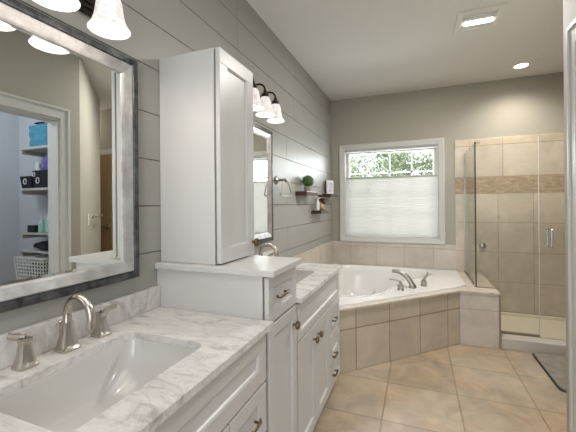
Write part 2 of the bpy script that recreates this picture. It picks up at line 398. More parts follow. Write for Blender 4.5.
# back wall with window opening
WX0, WX1, WZ0, WZ1 = 0.172, 1.306, 0.872, 2.015
struct('wall_back', MB().holed([(-0.1, 0), (3.8, 0), (3.8, HC), (-0.1, HC)], [[(WX0, WZ0), (WX1, WZ0), (WX1, WZ1), (WX0, WZ1)]], YB, YB + 0.14, lambda a, b, c: (a, c, b)), M['wall'])
struct('wall_front', MB().holed([(-0.1, 0), (0.52, 0), (0.52, 2.06), (1.48, 2.06), (1.48, 0), (3.8, 0), (3.8, HC), (-0.1, HC)], [], -1.0, -0.88, lambda a, b, c: (a, c, b)), M['wall'])  # doorway opening added to let the fill light in
# right wall with the closet doorway
struct('wall_right', MB().holed([(-0.88, 0), (1.05, 0), (1.05, 2.04), (1.89, 2.04), (1.89, 0), (2.07, 0), (2.07, HC), (-0.88, HC)], [], 1.75, 1.87, lambda a, b, c: (c, a, b)), M['wall'])
dg = MB().prism([(1.75, 2.07), (2.83, 3.15), (2.91, 3.07), (1.87, 2.03)], 0, HC)
struct('wall_diagonal', dg, M['wall'])
struct('wall_passage', MB().box(2.86, 3.7, 3.03, 3.12, 0, HC), M['wall'])
struct('wall_passage_end', MB().box(3.6, 3.7, 3.12, 3.5, 0, HC), M['wall'])
struct('wall_shower_side', MB().box(2.80, 2.88, 3.44, YB, 0, HC), M['wall'])
struct('wall_beside_shower', MB().box(2.88, 3.6, 3.46, 3.56, 0, HC), M['wall'])
# closet shell
struct('wall_closet_side', MB().box(2.44, 3.42, 2.50, 2.58, 0, HC), M['closet'])
struct('wall_closet_back', MB().box(3.36, 3.42, 0.30, 2.50, 0, HC), M['closet'])
struct('wall_closet_front', MB().box(1.87, 3.42, 0.22, 0.30, 0, HC), M['closet'])
struct('wall_closet_lining', MB().holed([(0.30, 0), (1.05, 0), (1.05, 2.04), (1.89, 2.04), (1.89, 0), (1.98, 0), (1.98, HC), (0.30, HC)], [], 1.87, 1.88, lambda a, b, c: (c, a, b)), M['closet'])
# baseboards
struct('baseboard_right', MB().box(1.735, 1.75, -0.88, 0.97, 0, 0.11, 0.004), M['trim'])
struct('baseboard_front', MB().box(0, 0.52, -0.88, -0.865, 0, 0.11, 0.004), M['trim'])
struct('baseboard_diagonal', MB().prism([(1.735, 2.0), (1.735, 2.08), (2.815, 3.16), (2.83, 3.15), (1.75, 2.07), (1.75, 2.0)], 0, 0.11), M['trim'])

# closet doorway casing (door_1)
d1 = thing('door_1', None, None, (1.72, 1.415, 0), kind='structure')
mb = MB()
for a, b, c, d in ((1.89, 1.965, 0, 2.135), (0.975, 1.05, 0, 2.135), (1.05, 1.89, 2.04, 2.135)):
    mb.box(1.732, 1.752, a, b, c, d, 0.003)
for a, b, c, d in ((1.945, 1.965, 0, 2.135), (0.975, 0.995, 0, 2.135), (0.995, 1.945, 2.115, 2.135)):
    mb.box(1.724, 1.734, a, b, c, d, 0.003)
mb.build('casing', M['trim'], d1)
mb = MB()
mb.box(1.752, 1.88, 1.875, 1.89, 0, 2.04); mb.box(1.752, 1.88, 1.05, 1.065, 0, 2.04); mb.box(1.752, 1.88, 1.065, 1.875, 2.025, 2.04)
mb.build('jamb', M['trim'], d1)
# brown door beside the shower (door_2)
d2 = thing('door_2', None, None, (3.24, 3.45, 0), kind='structure')
MB().box(2.96, 3.54, 3.43, 3.459, 0.01, 2.03, 0.003).build('door_leaf', M['door_wood'], d2)
mb = MB(); mb.box(2.89, 2.955, 3.435, 3.46, 0, 2.11, 0.003); mb.box(3.545, 3.598, 3.435, 3.46, 0, 2.11, 0.003); mb.box(2.955, 3.545, 3.435, 3.46, 2.035, 2.11, 0.003)
mb.build('casing', M['trim'], d2)
mb = MB(); mb.lathe([(0.001, 3.405), (0.028, 3.41), (0.03, 3.43)], (3.02, 0, 1.02), 'y', 20, True, True)
mb.tube([(3.02, 3.42, 1.02), (3.02, 3.37, 1.02), (3.06, 3.36, 1.02), (3.15, 3.36, 1.02)], 0.009)
mb.build('door_handle', M['nickel'], d2, 40)
# light switch and robe hook on the diagonal wall, seen in the near mirror
def diag(x, out): return Vector((1.75 + x - out * s2, 2.07 + x + out * s2, 0))
mt = Matrix.Translation(diag(0.30, 0.0) + Vector((0, 0, 1.17))) @ Matrix.Rotation(PI / 4, 4, 'Z')
sw = thing('wall_switch', 'small white light switch plate on the beige wall seen in the near mirror', 'switch', diag(0.30, 0) + Vector((0, 0, 1.11)))
MB().box(-0.037, 0.037, 0.0, 0.007, -0.058, 0.058, 0.002, mtx=mt).build('plate', M['plate'], sw)
MB().box(-0.007, 0.007, 0.007, 0.014, -0.014, 0.014, 0.002, mtx=mt).build('toggle', M['white'], sw)
mt = Matrix.Translation(diag(0.62, 0.0) + Vector((0, 0, 1.19))) @ Matrix.Rotation(PI / 4, 4, 'Z')
hk = thing('towel_bar', 'satin metal towel bar on the beige wall, beside the switch seen in the near mirror', 'towel bar', diag(0.62, 0) + Vector((0, 0, 1.19)))
bar = MB().tube([(-0.13, 0.055, 0), (0.30, 0.055, 0)], 0.009); bar.bm.transform(mt); bar.build('bar', M['nickel'], hk, 40)
for q in (-0.12, 0.29):
    p = MB().lathe([(0.024, 0.0), (0.022, 0.012), (0.010, 0.02), (0.011, 0.06), (0.013, 0.066)], (q, 0, 0), 'y', 18, True, True)
    p.bm.transform(mt); p.build('mount', M['nickel'], hk, 40)

for _n in ('wall_right', 'wall_diagonal', 'door_1', 'wall_closet_lining', 'baseboard_right', 'baseboard_diagonal', 'wall_switch', 'towel_bar'):
    bpy.data.objects[_n].location += Vector((0.02, 0.015, 0))
# window (window_1): casing, sash frames, muntins, pane
win = thing('window_1', None, None, (0.74, YB, 0.81), kind='structure')
mb = MB()
frame_loft(mb, lambda a, b, h: (a, YB - h, b), 0.11, 1.375, 0.81, 2.08, [(0, 0), (0, 0.022), (0.008, 0.026), (0.02, 0.024), (0.045, 0.017), (0.062, 0.015), (0.062, -0.002)])
mb.build('casing', M['trim'], win)
mb = MB(); t_ = 0.009
frame_loft(mb, lambda a, b, h: (a, YB - h, b), WX0, WX1, WZ0, WZ1, [(0, 0.0), (t_, 0.0), (t_, -0.13), (0, -0.13)], True)
mb.build('jamb', M['trim'], win)
mb = MB()
frame_loft(mb, lambda a, b, h: (a, h, b), WX0 + t_, WX1 - t_, WZ0 + t_, WZ1 - t_, [(0, YB + 0.085), (0.038, YB + 0.085), (0.042, YB + 0.1), (0.042, YB + 0.12), (0, YB + 0.12)], True)
mb.build('sash', M['trim'], win)
mb = MB()
for x in (0.475, 0.742, 1.008): mb.box(x - 0.010, x + 0.010, YB + 0.095, YB + 0.112, WZ0 + 0.05, WZ1 - 0.05)
for z in (1.705, 1.44, 1.17): mb.box(WX0 + 0.05, WX1 - 0.05, YB + 0.095, YB + 0.112, z - 0.009, z + 0.009)
mb.build('muntins', M['grille_glare'], win)
MB().box(WX0 + 0.05, WX1 - 0.05, YB + 0.104, YB + 0.106, WZ0 + 0.05, WZ1 - 0.05).build('pane', M['pane'], win)

# wall tile
struct('trim_1', MB().box(0.0, 0.010, 2.385, YB - 0.010, 0.489, 0.822, 0.003), M['tile_splash_y'])
struct('trim_2', MB().box(0.0, 1.488, YB - 0.010, YB, 0.489, 0.756), M['tile_splash_x'])
struct('trim_9', MB().box(0.0, 1.488, YB - 0.012, YB, 0.7575, 0.809, 0.004), M['tile_splash_x'])
struct('trim_3', MB().box(1.488, 2.80, YB - 0.012, YB, 0.0, 1.41), M['tile_shower'])
struct('trim_4', MB().box(1.488, 2.80, YB - 0.014, YB, 1.41, 1.60), M['mosaic'])
struct('trim_5', MB().box(1.488, 2.80, YB - 0.012, YB, 1.60, 1.958), M['tile_shower_top'])
struct('trim_6', MB().box(1.488, 2.80, YB - 0.012, YB, 1.958, 2.042, 0.003), M['tile_shower_cap'])
tsy = tile_mat('beige_tile_shower_side', (0, 1, 0), (0, 0, 1), (0.03, 0.744 - 3.33), 0.333, 0.333, TA, TB, TG)
struct('trim_7', MB().box(2.788, 2.80, 3.46, YB - 0.012, 0.0, 2.042), tsy)

# ------------------------------------------------------------------ tub surround
ts = thing('tub_surround', 'beige tiled angled tub deck with a square tiled ledge at its right end', 'tub surround', (0.9, 3.2, 0))
mb = MB()   # diagonal skirt + hidden return beside the vanity
mb.prism([(0.505, 2.385), (0.505, 2.497), (1.430, 3.430), (1.400, 3.450), (0.47, 2.52), (0.47, 2.385)], 0, 0.482)
mb.build('tiled_front', M['tile_skirt'], ts)
mb = MB(); mb.prism([(1.430, 3.425), (1.738, 3.425), (1.738, YB - 0.013), (1.60, YB - 0.013), (1.43, 3.47)], 0, 0.482)
mb.build('tiled_ledge', M['tile_pier'], ts)
outline = [(0.512, 2.385), (0.517, 2.492), (1.436, 3.418), (1.748, 3.418), (1.748, YB - 0.014), (0.012, YB - 0.014), (0.012, 2.385)]
tub_out = [(0.02, 2.46), (0.42, 2.46), (1.42, 3.49), (1.50, 3.62), (1.49, 4.34), (0.02, 4.34)]
mb = MB().holed(outline, [[(0.06, 2.50), (0.40, 2.50), (1.38, 3.50), (1.46, 3.64), (1.45, 4.30), (0.06, 4.30)]], 0.480, 0.497)
mb.build('deck_edge', M['tile_deck'], ts)

# bathtub: rim slab + basin loft
def smooth_loop(pts, n=8):
    out = []; m = len(pts)
    for i in range(m):
        p0, p1, p2, p3 = (Vector(pts[(i + k) % m]) for k in (-1, 0, 1, 2))
        for j in range(n):
            t = j / n
            out.append(tuple(0.5 * ((2 * p1) + (-p0 + p2) * t + (2 * p0 - 5 * p1 + 4 * p2 - p3) * t * t + (-p0 + 3 * p1 - 3 * p2 + p3) * t**3)))
    return out
basin = smooth_loop([(0.10, 3.0), (0.32, 2.86), (0.60, 2.84), (0.78, 3.0), (0.84, 3.26), (0.95, 3.54), (1.12, 3.76), (1.22, 3.98), (1.15, 4.16), (0.95, 4.24), (0.55, 4.26), (0.2, 4.2), (0.09, 3.95), (0.08, 3.4)])
tb = thing('bathtub', 'white corner bathtub sunk in the tiled deck under the window', 'bathtub', (0.72, 3.6, 0.1))
def scl(lp, s, c=(0.66, 3.62)): return [(c[0] + (x - c[0]) * s, c[1] + (y - c[1]) * s) for x, y in lp]
mb = MB().holed(tub_out, [scl(basin, 1.0)], 0.494, 0.512)
mb.build('rim', M['acrylic'], tb)
rings = []
for s_, z in ((1.035, 0.512), (1.03, 0.521), (1.0, 0.523), (0.985, 0.512), (0.96, 0.47), (0.92, 0.36), (0.88, 0.25), (0.84, 0.17), (0.74, 0.125), (0.55, 0.11), (0.2, 0.108)):
    rings.append([(x, y, z) for x, y in scl(basin, s_)])
MB().loft(rings, False, True).build('basin', M['acrylic'], tb, 60)
MB().lathe([(0.001, 0.104), (0.03, 0.106), (0.034, 0.112), (0.0, 0.116)], (0.75, 3.6, 0), 'z', 20).build('drain', M['chrome'], tb, 40)
mb = MB().lathe([(0.022, 0.0), (0.022, 0.010), (0.012, 0.016), (0.001, 0.017)], (0, 0, 0), 'y', 18, True, False)
mb.bm.transform(Matrix.Translation((0.57, 4.115, 0.235)) @ Matrix.Rotation(PI, 4, 'Z')); mb.build('water_jet', M['chrome'], tb, 40)

# tub faucet
tf = thing('tub_faucet', 'satin metal arched tub spout with two lever handles on the tub rim', 'faucet', (1.02, 3.33, 0.512))
Z = 0.512
dirv = Vector((-s2, s2, 0)) * 1.0; dl = Vector((s2, s2, 0))
b0 = Vector((1.023, 3.315, Z))
MB().lathe([(0.034, 0), (0.036, 0.006), (0.030, 0.02), (0.028, 0.03)], b0, 'z', 22, True, True).build('base', M['satin'], tf, 40)
leanv = Vector((-0.93, 0.10, 0)).normalized()
pts = bez(b0 + Vector((0, 0, 0.02)), b0 + leanv * 0.02 + Vector((0, 0, 0.06)), b0 + leanv * 0.08 + Vector((0, 0, 0.165)), b0 + leanv * 0.185 + Vector((0, 0, 0.140)), 14)
MB().tube(pts, [0.028 - 0.012 * i / 14 for i in range(15)], 16).build('spout', M['satin'], tf, 60)
for k, (hx, hy, dr) in enumerate(((0.922, 3.20, -1), (1.122, 3.42, 1))):
    h0 = Vector((hx, hy, Z))
    hb = MB().lathe([(0.029, 0), (0.030, 0.006), (0.023, 0.018), (0.027, 0.036), (0.017, 0.052), (0.012, 0.068)], h0, 'z', 20, True, True).build('handle_base', M['satin'], tf, 40)
    if k == 0: q = bez(h0 + Vector((0, 0, 0.055)), h0 + Vector((-0.005, 0, 0.09)), h0 + leanv * 0.04 + Vector((0, 0, 0.085)), h0 + leanv * 0.10 + Vector((0, 0, 0.09)), 8)
    else: q = bez(h0 + Vector((0, 0, 0.055)), h0 + Vector((0.0, 0, 0.075)), h0 + Vector((0.03, 0.0, 0.085)), h0 + Vector((0.035, 0.012, 0.135)), 8)
    MB().tube(q, [0.010, 0.010, 0.009, 0.009, 0.008, 0.008, 0.007, 0.007, 0.006], 12).build('handle', M['satin'], tf, 60)

# ------------------------------------------------------------------ shower
struct('trim_8', MB().box(1.758, 2.785, 3.43, 3.56, 0.0, 0.098, 0.006), M['curb'])
tag(MB().holed(rrect(1.758, 2.785, 3.562, YB - 0.014, 0.01, 2), [], 0.0, 0.045).box(1.758, 2.785, YB - 0.05, YB - 0.014, 0.045, 0.075, 0.004).build('shower_pan', M['pan']), 'cream shower pan on the floor behind the white curb', 'shower pan')
GY = 3.50
sg = thing('shower_side_glass', 'fixed clear glass panel with dark edge standing on the ledge beside the bathtub', 'glass panel', (1.586, 3.9, 0.497))
MB().box(1.581, 1.591, 3.60, YB - 0.014, 0.500, 1.88).build('glass_pane', M['glass'], sg)
MB().box(1.576, 1.596, 3.60, YB - 0.014, 0.497, 0.510, 0.002).build('bottom_channel', M['satin'], sg)
MB().box(1.578, 1.594, YB - 0.026, YB - 0.013, 0.510, 1.88).build('wall_channel', M['satin'], sg)
MB().box(1.5805, 1.5915, 3.592, 3.600, 0.500, 1.885).build('dark_edge', M['seal'], sg)
sf = thing('shower_front_glass', 'fixed clear glass panel over the tiled ledge, between side panel and shower door', 'glass panel', (1.84, 3.56, 0.1))
fr = MB().holed([(1.593, 0.500), (1.754, 0.500), (1.754, 0.100), (2.084, 0.100), (2.084, 1.90), (1.593, 1.88)], [], 3.590, 3.600, lambda a, b, c: (a, c, b))
for v in fr.bm.verts: pass
fr.build('glass_pane', M['glass'], sf)
mb = MB(); mb.box(1.593, 1.752, 3.585, 3.605, 0.497, 0.508, 0.002); mb.box(1.7485, 1.758, 3.585, 3.605, 0.10, 0.497); mb.box(1.756, 2.084, 3.585, 3.605, 0.046, 0.110, 0.002)
mb.build('channel', M['tanmetal'], sf)
MB().box(1.7395, 1.756, 3.428, 3.58, 0.0, 0.479, 0.002).build('edge_trim', M['tanmetal'], ts)
MB().box(1.5925, 1.63, 3.582, 3.608, 1.868, 1.89, 0.003).build('clip', M['chrome'], sf)
sd = thing('shower_door', 'clear glass shower door with a vertical pull handle at right of the shower', 'shower door', (2.45, 3.595, 0.08))
MB().box(2.090, 2.775, 3.590, 3.600, 0.085, 1.90).build('glass_pane', M['glass'], sd)
MB().box(2.0862, 2.0890, 3.590, 3.600, 0.085, 1.90).build('edge_seal', M['rail'], sd)
MB().box(2.090, 2.775, 3.588, 3.602, 0.072, 0.086).build('bottom_seal', M['tanmetal'], sd)
hx, y0_ = 2.165, 3.590
for sgn in (-1, 1):
    yy = 3.595 + sgn * 0.055
    pts = [(hx, 3.595 + sgn * 0.006, 1.065)] + bez((hx, 3.595 + sgn * 0.035, 1.065), (hx, yy, 1.065), (hx, yy, 1.065), (hx, yy, 1.045), 6) + bez((hx, yy, 0.925), (hx, yy, 0.905), (hx, yy, 0.905), (hx, 3.595 + sgn * 0.035, 0.905), 6) + [(hx, 3.595 + sgn * 0.006, 0.905)]
    MB().tube(pts, 0.0095, 12).build('handle', M['chrome'], sd, 60)
for z in (0.35, 1.62):
    MB().box(2.735, 2.787, 3.58, 3.61, z - 0.04, z + 0.04, 0.004).build('hinge', M['chrome'], sd)
# soap dish / small fitting on the shower tile
sk = thing('shower_fitting', 'small round metal fitting on the shower tile behind the glass', 'fitting', (1.76, YB - 0.012, 0.81))
MB().lathe([(0.034, -0.0), (0.034, -0.008), (0.018, -0.014), (0.016, -0.04), (0.02, -0.048), (0.001, -0.05)], (1.76, YB - 0.012, 0.812), 'y', 22, True, False).build('flange', M['satin'], sk, 40)
MB().tube([(1.76, YB - 0.05, 0.812), (1.76, YB - 0.055, 0.79), (1.76, YB - 0.055, 0.765)], 0.007).build('hook', M['satin'], sk, 60)
# bath mat
pts = rrect(1.972, 2.75, 2.785, 3.425, 0.05, 5)
mb = MB(); mb.loft([[(x, y, 0.0005) for x, y in pts], [(x, y, 0.007) for x, y in pts], [(2.361 + (x - 2.361) * 0.985, 3.105 + (y - 3.105) * 0.985, 0.010) for x, y in pts]])
bm_ = tag(mb.build('bath_mat', M['black']), 'grey bath mat with a thin black rim on the floor before the shower', 'bath mat')
pts2 = [(2.361 + (x - 2.361) * 0.972, 3.105 + (y - 3.105) * 0.968) for x, y in pts]
MB().loft([[(x, y, 0.006) for x, y in pts2], [(x, y, 0.014) for x, y in pts2], [(2.361 + (x - 2.361) * 0.98, 3.105 + (y - 3.105) * 0.98, 0.018) for x, y in pts2]]).build('pile', M['mat_pile'], bm_)

# ------------------------------------------------------------------ cabinets
XF = 0.54
def shaker(name, parent, y0, y1, z0, z1, xf=XF, t=0.019, rail=0.058, m=None, beads=0):
    mb = MB(); bv = 0.0016
    mb.box(xf - t, xf, y0, y1, z0, z0 + rail, bv, 1); mb.box(xf - t, xf, y0, y1, z1 - rail, z1, bv, 1)
    mb.box(xf - t, xf, y0, y0 + rail, z0 + rail, z1 - rail, bv, 1); mb.box(xf - t, xf, y1 - rail, y1, z0 + rail, z1 - rail, bv, 1)
    # stepped moulding and recessed panel
    frame_loft(mb, lambda a, b, h: (h, a, b), y0 + rail - 0.001, y1 - rail + 0.001, z0 + rail - 0.001, z1 - rail + 0.001, [(0, xf - 0.002), (0.004, xf - 0.003), (0.008, xf - 0.009), (0.008, xf - t)])
    mb.box(xf - t, xf - 0.010, y0 + rail, y1 - rail, z0 + rail, z1 - rail)
    for k in range(beads):
        y = y0 + rail + (y1 - y0 - 2 * rail) * (k + 1) / (beads + 1)
        mb.box(xf - 0.011, xf - 0.0085, y - 0.0022, y + 0.0022, z0 + rail + 0.006, z1 - rail - 0.006, 0.0008, 1)
    return mb.build(name, m or M['cab'], parent)
def knob(parent, x, y, z, m=None):
    mb = MB().lathe([(0.008, x), (0.006, x + 0.004), (0.006, x + 0.012), (0.017, x + 0.016), (0.0195, x + 0.022), (0.016, x + 0.029), (0.001, x + 0.030)], (0, y, z), 'x', 20, True, False)
    return mb.build('knob', m or M['antique'], parent, 50)
def pull(parent, x, y, z, w_=0.085):
    mb = MB()
    for q in (-1, 1):
        mb.tube([(x, y + q * w_ * 0.36, z), (x + 0.02, y + q * w_ * 0.36, z)], 0.0045, 10)
    mb.tube([(x + 0.014, y - w_ * 0.58, z + 0.002), (x + 0.021, y - w_ * 0.42, z), (x + 0.023, y, z + 0.001), (x + 0.021, y + w_ * 0.42, z), (x + 0.014, y + w_ * 0.58, z + 0.002)], [0.004, 0.006, 0.0055, 0.006, 0.004], 10)
    return mb.build('pull', M['antique'], parent, 50)

def carcass(parent, y0, y1, ztop):
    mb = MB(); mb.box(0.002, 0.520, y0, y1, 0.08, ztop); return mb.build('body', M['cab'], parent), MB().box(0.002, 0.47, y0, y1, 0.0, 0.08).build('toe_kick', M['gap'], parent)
# near vanity
v1 = thing('vanity_cabinet', 'off-white panelled vanity cabinet under the near sink', 'cabinet', (0.27, 0.65, 0))
mb = MB(); mb.box(0.002, 0.520, 0.05, 1.128, 0.08, 0.60); mb.box(0.50, 0.520, 0.05, 1.128, 0.60, 0.838); mb.box(0.002, 0.50, 0.05, 0.07, 0.6, 0.838); mb.box(0.002, 0.50, 1.108, 1.128, 0.6, 0.838); mb.build('body', M['cab'], v1)
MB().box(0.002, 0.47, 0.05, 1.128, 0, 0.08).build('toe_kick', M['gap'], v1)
shaker('drawer_front', v1, 0.30, 1.118, 0.650, 0.826)
shaker('door', v1, 0.30, 0.575, 0.088, 0.641); 
dd = shaker('door', v1, 0.580, 0.858, 0.088, 0.641); knob(dd, XF, 0.625, 0.56)
for z0_, z1_ in ((0.462, 0.641), (0.276, 0.457), (0.088, 0.271)):
    f = shaker('drawer', v1, 0.863, 1.118, z0_, z1_, rail=0.05); pull(f, XF, 0.99, (z0_ + z1_) / 2)
# far vanity
v2 = thing('vanity_cabinet', 'off-white panelled vanity cabinet under the far sink, beside the tub', 'cabinet', (0.27, 1.92, 0))
mb = MB(); mb.box(0.002, 0.520, 1.466, 2.366, 0.08, 0.60); mb.box(0.50, 0.520, 1.466, 2.366, 0.60, 0.838); mb.box(0.002, 0.50, 1.466, 1.486, 0.6, 0.838); mb.box(0.002, 0.50, 2.346, 2.366, 0.6, 0.838); mb.build('body', M['cab'], v2)
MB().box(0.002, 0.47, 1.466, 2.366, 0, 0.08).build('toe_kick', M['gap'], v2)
shaker('drawer_front', v2, 1.474, 2.360, 0.648, 0.828, rail=0.04)
dd = shaker('door', v2, 1.474, 1.778, 0.088, 0.640); knob(dd, XF, 1.722, 0.570)
dd = shaker('door', v2, 1.782, 2.088, 0.088, 0.640); knob(dd, XF, 1.805, 0.570)
for z0_, z1_ in ((0.450, 0.640), (0.272, 0.445), (0.088, 0.267)):
    f = shaker('drawer', v2, 2.094, 2.360, z0_, z1_, rail=0.045); pull(f, XF, 2.165, 0.535 if z0_ > 0.4 else (z0_ + z1_) / 2 + (0.0 if z0_ < 0.2 else -0.06))
# middle cabinet with raised drawer and slab top
v3 = thing('storage_cabinet', 'off-white middle cabinet with one raised drawer, between the two vanities', 'cabinet', (0.27, 1.30, 0))
MB().box(0.002, 0.514, 1.145, 1.460, 0.08, 1.026).build('body', M['cab'], v3)
MB().box(0.514, 0.521, 1.150, 1.456, 0.085, 1.022).build('gap_shade', M['gap'], v3)  # dark sheet in place of the shade behind drawer and door
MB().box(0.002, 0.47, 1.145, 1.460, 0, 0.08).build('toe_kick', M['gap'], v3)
f = shaker('drawer', v3, 1.147, 1.456, 0.842, 1.020, rail=0.045); pull(f, XF, 1.262, 0.934, 0.11)
f = shaker('door', v3, 1.147, 1.456, 0.088, 0.832, rail=0.05); knob(f, XF, 1.408, 0.755)
MB().box(0.002, 0.568, 1.130, 1.462, 1.026, 1.052, 0.004).build('top', M['cab'], v3)
# tower
v4 = thing('tower_cabinet', 'tall off-white wall tower cabinet standing on the middle cabinet', 'cabinet', (0.15, 1.30, 1.052))
MB().box(0.002, 0.287, 1.168, 1.462, 1.0525, 1.956, 0.002).build('body', M['cab'], v4)
MB().box(0.287, 0.2955, 1.173, 1.458, 1.058, 1.951).build('gap_shade', M['gap'], v4)  # dark strip standing in for shade behind the tower door
f = shaker('door', v4, 1.168, 1.466, 1.058, 1.954, xf=0.317, t=0.021, rail=0.062); knob(f, 0.317, 1.446, 1.120)

# ------------------------------------------------------------------ counters, sinks, faucets
def vanity_top(label, y0, y1, s0, s1, sx0=0.125, sx1=0.440, splash_side=True):
    r = thing('countertop', label, 'countertop', (0.28, (y0 + y1) / 2, 0.838))
    MB().holed([(0.002, y0), (0.561, y0), (0.561, y1), (0.002, y1)], [rrect(sx0, sx1, s0, s1, 0.035, 6)], 0.8385, 0.860).build('slab', M['marble'], r)
    MB().box(0.002, 0.021, y0, y1, 0.8605, 0.952, 0.002).build('backsplash', M['marble'], r)
    return r
def sink(label, s0, s1, sx0=0.125, sx1=0.440):
    r = thing('sink', label, 'sink', ((sx0 + sx1) / 2, (s0 + s1) / 2, 0.70))
    rings = []
    cx, cy = (sx0 + sx1) / 2, (s0 + s1) / 2
    for gx, gy, z, rad in ((0.022, 0.022, 0.838, 0.05), (-0.004, -0.004, 0.838, 0.04), (-0.006, -0.006, 0.82, 0.045), (-0.012, -0.02, 0.77, 0.06), (-0.025, -0.06, 0.72, 0.08), (-0.05, -0.11, 0.695, 0.09), (-0.10, -0.16, 0.688, 0.05)):
        rings.append([(x, y, z) for x, y in rrect(sx0 - gx, sx1 + gx, s0 - gy, s1 + gy, rad, 6)])
    MB().loft(rings, False, True).build('bowl', M['porcelain'], r, 50)
    MB().lathe([(0.001, 0.690), (0.020, 0.690), (0.023, 0.694), (0.001, 0.692)], (cx - 0.02, cy, 0), 'z', 20).build('drain', M['nickel'], r, 40)
    return r
vanity_top('near white marble countertop with grey veins and a low marble backsplash', 0.03, 1.143, 0.435, 0.885)
sink('white rectangular sink set into the near marble countertop', 0.435, 0.885)
vanity_top('far white marble countertop between the middle cabinet and the tub', 1.464, 2.375, 1.70, 2.10, 0.19, 0.44)
sink('white rectangular sink set into the far marble countertop', 1.70, 2.10, 0.19, 0.44)

def faucet(label, yc, xb=0.075):
    r = thing('faucet', label, 'faucet', (xb, yc, 0.8605), group='arched nickel faucets')
    def base(y, w0, w1, h, x=xb):
        mb = MB(); rings = []
        for sc_, z in ((1.0, 0), (1.0, 0.006), (0.84, 0.013), (0.80, 0.016), (0.62, h * 0.55), (w1 / w0, h * 0.9), (w1 / w0 * 0.96, h)):
            rings.append([(x + (px - 0) * sc_, y + py * sc_, 0.8605 + z) for px, py in rrect(-w0, w0, -w0, w0, w0 * 0.42, 2)])
        return mb.loft(rings)
    mb = base(yc, 0.029, 0.0135, 0.085)
    mb.build('spout_base', M['nickel'], r, 30)
    z0 = 0.8605
    pts = [(xb, yc, z0 + 0.07), (xb, yc, z0 + 0.095)]
    R_ = 0.052; cz = z0 + 0.106
    for i in range(0, 15):
        a = PI - (PI * 1.06) * i / 14
        pts.append((xb + R_ + R_ * math.cos(a), yc, cz + R_ * math.sin(a) * 1.08))
    pts.append((pts[-1][0] - 0.003, yc, pts[-1][2] - 0.018))
    MB().tube(pts, [0.0135, 0.0125] + [0.0118] * 13 + [0.0115, 0.0112, 0.012], 18).build('spout', M['nickel'], r, 60)
    MB().lathe([(0.004, 0.0), (0.004, 0.03), (0.0065, 0.036), (0.001, 0.042)], (xb - 0.032, yc, z0 + 0.045), 'z', 12, True, False).build('lift_rod', M['nickel'], r, 50)
    for sg in (-1, 1):
        y = yc + sg * 0.118
        hb = base(y, 0.026, 0.0135, 0.068); hb.build('handle_base', M['nickel'], r, 30)
        hm = MB()
        hm.box(-0.014, 0.014, -0.014, 0.014, 0.066, 0.080, 0.003)
        dx, dy = -0.62, -0.42
        if sg > 0: dx, dy = 0.15, 0.99
        prev = [(0, 0, 0.079), (dx * 0.02, dy * 0.02, 0.082), (dx * 0.035, dy * 0.035, 0.083), (dx * 0.055, dy * 0.055, 0.087)]
        hm.tube(prev, [0.012, 0.011, 0.010, 0.009], 12, flat=0.45)
        hm.bm.transform(Matrix.Translation((xb, y, z0)))
        hm.build('handle', M['nickel'], r, 40)
    return r
f1 = faucet('brushed nickel arched faucet with two lever handles beside the near sink', 0.703, 0.060)
f2 = copy_tree(f1); f2.location = (0.115, 1.945, 0.8605); f2.scale = (1.1, 1.1, 1.12)
f2['label'] = 'brushed nickel arched faucet by the far sink, partly hidden behind the cabinet top'

# ------------------------------------------------------------------ mirrors
def wall_mirror(label, y0, y1, z0, z1):
    r = thing('wall_mirror', label, 'mirror', (0, (y0 + y1) / 2, z0))
    fn = lambda a, b, h: (h, a, b)
    mb = MB(); frame_loft(mb, fn, y0, y1, z0, z1, [(0, 0.001), (0, 0.026), (0.004, 0.031), (0.024, 0.030), (0.027, 0.026), (0.030, 0.026), (0.030, 0.001)], True); mb.build('outer_frame', M['pewter'], r)
    mb = MB(); frame_loft(mb, fn, y0, y1, z0, z1, [(0.0305, 0.002), (0.0305, 0.030), (0.034, 0.032), (0.063, 0.022), (0.069, 0.018), (0.069, 0.002)], True); mb.build('inner_frame', M['silver'], r)
    mb = MB(); frame_loft(mb, fn, y0, y1, z0, z1, [(0.068, 0.0137), (0.078, 0.0145)]); mb.build('bevel', M['mirror'], r)
    MB().box(0.002, 0.0145, y0 + 0.078, y1 - 0.078, z0 + 0.078, z1 - 0.078).build('glass', M['mirror'], r)
    return r
wall_mirror('large silver framed wall mirror over the near sink', 0.02, 1.022, 1.016, 1.882)
wall_mirror('silver framed wall mirror over the far sink, beyond the tower cabinet', 1.475, 2.348, 1.024, 1.868)

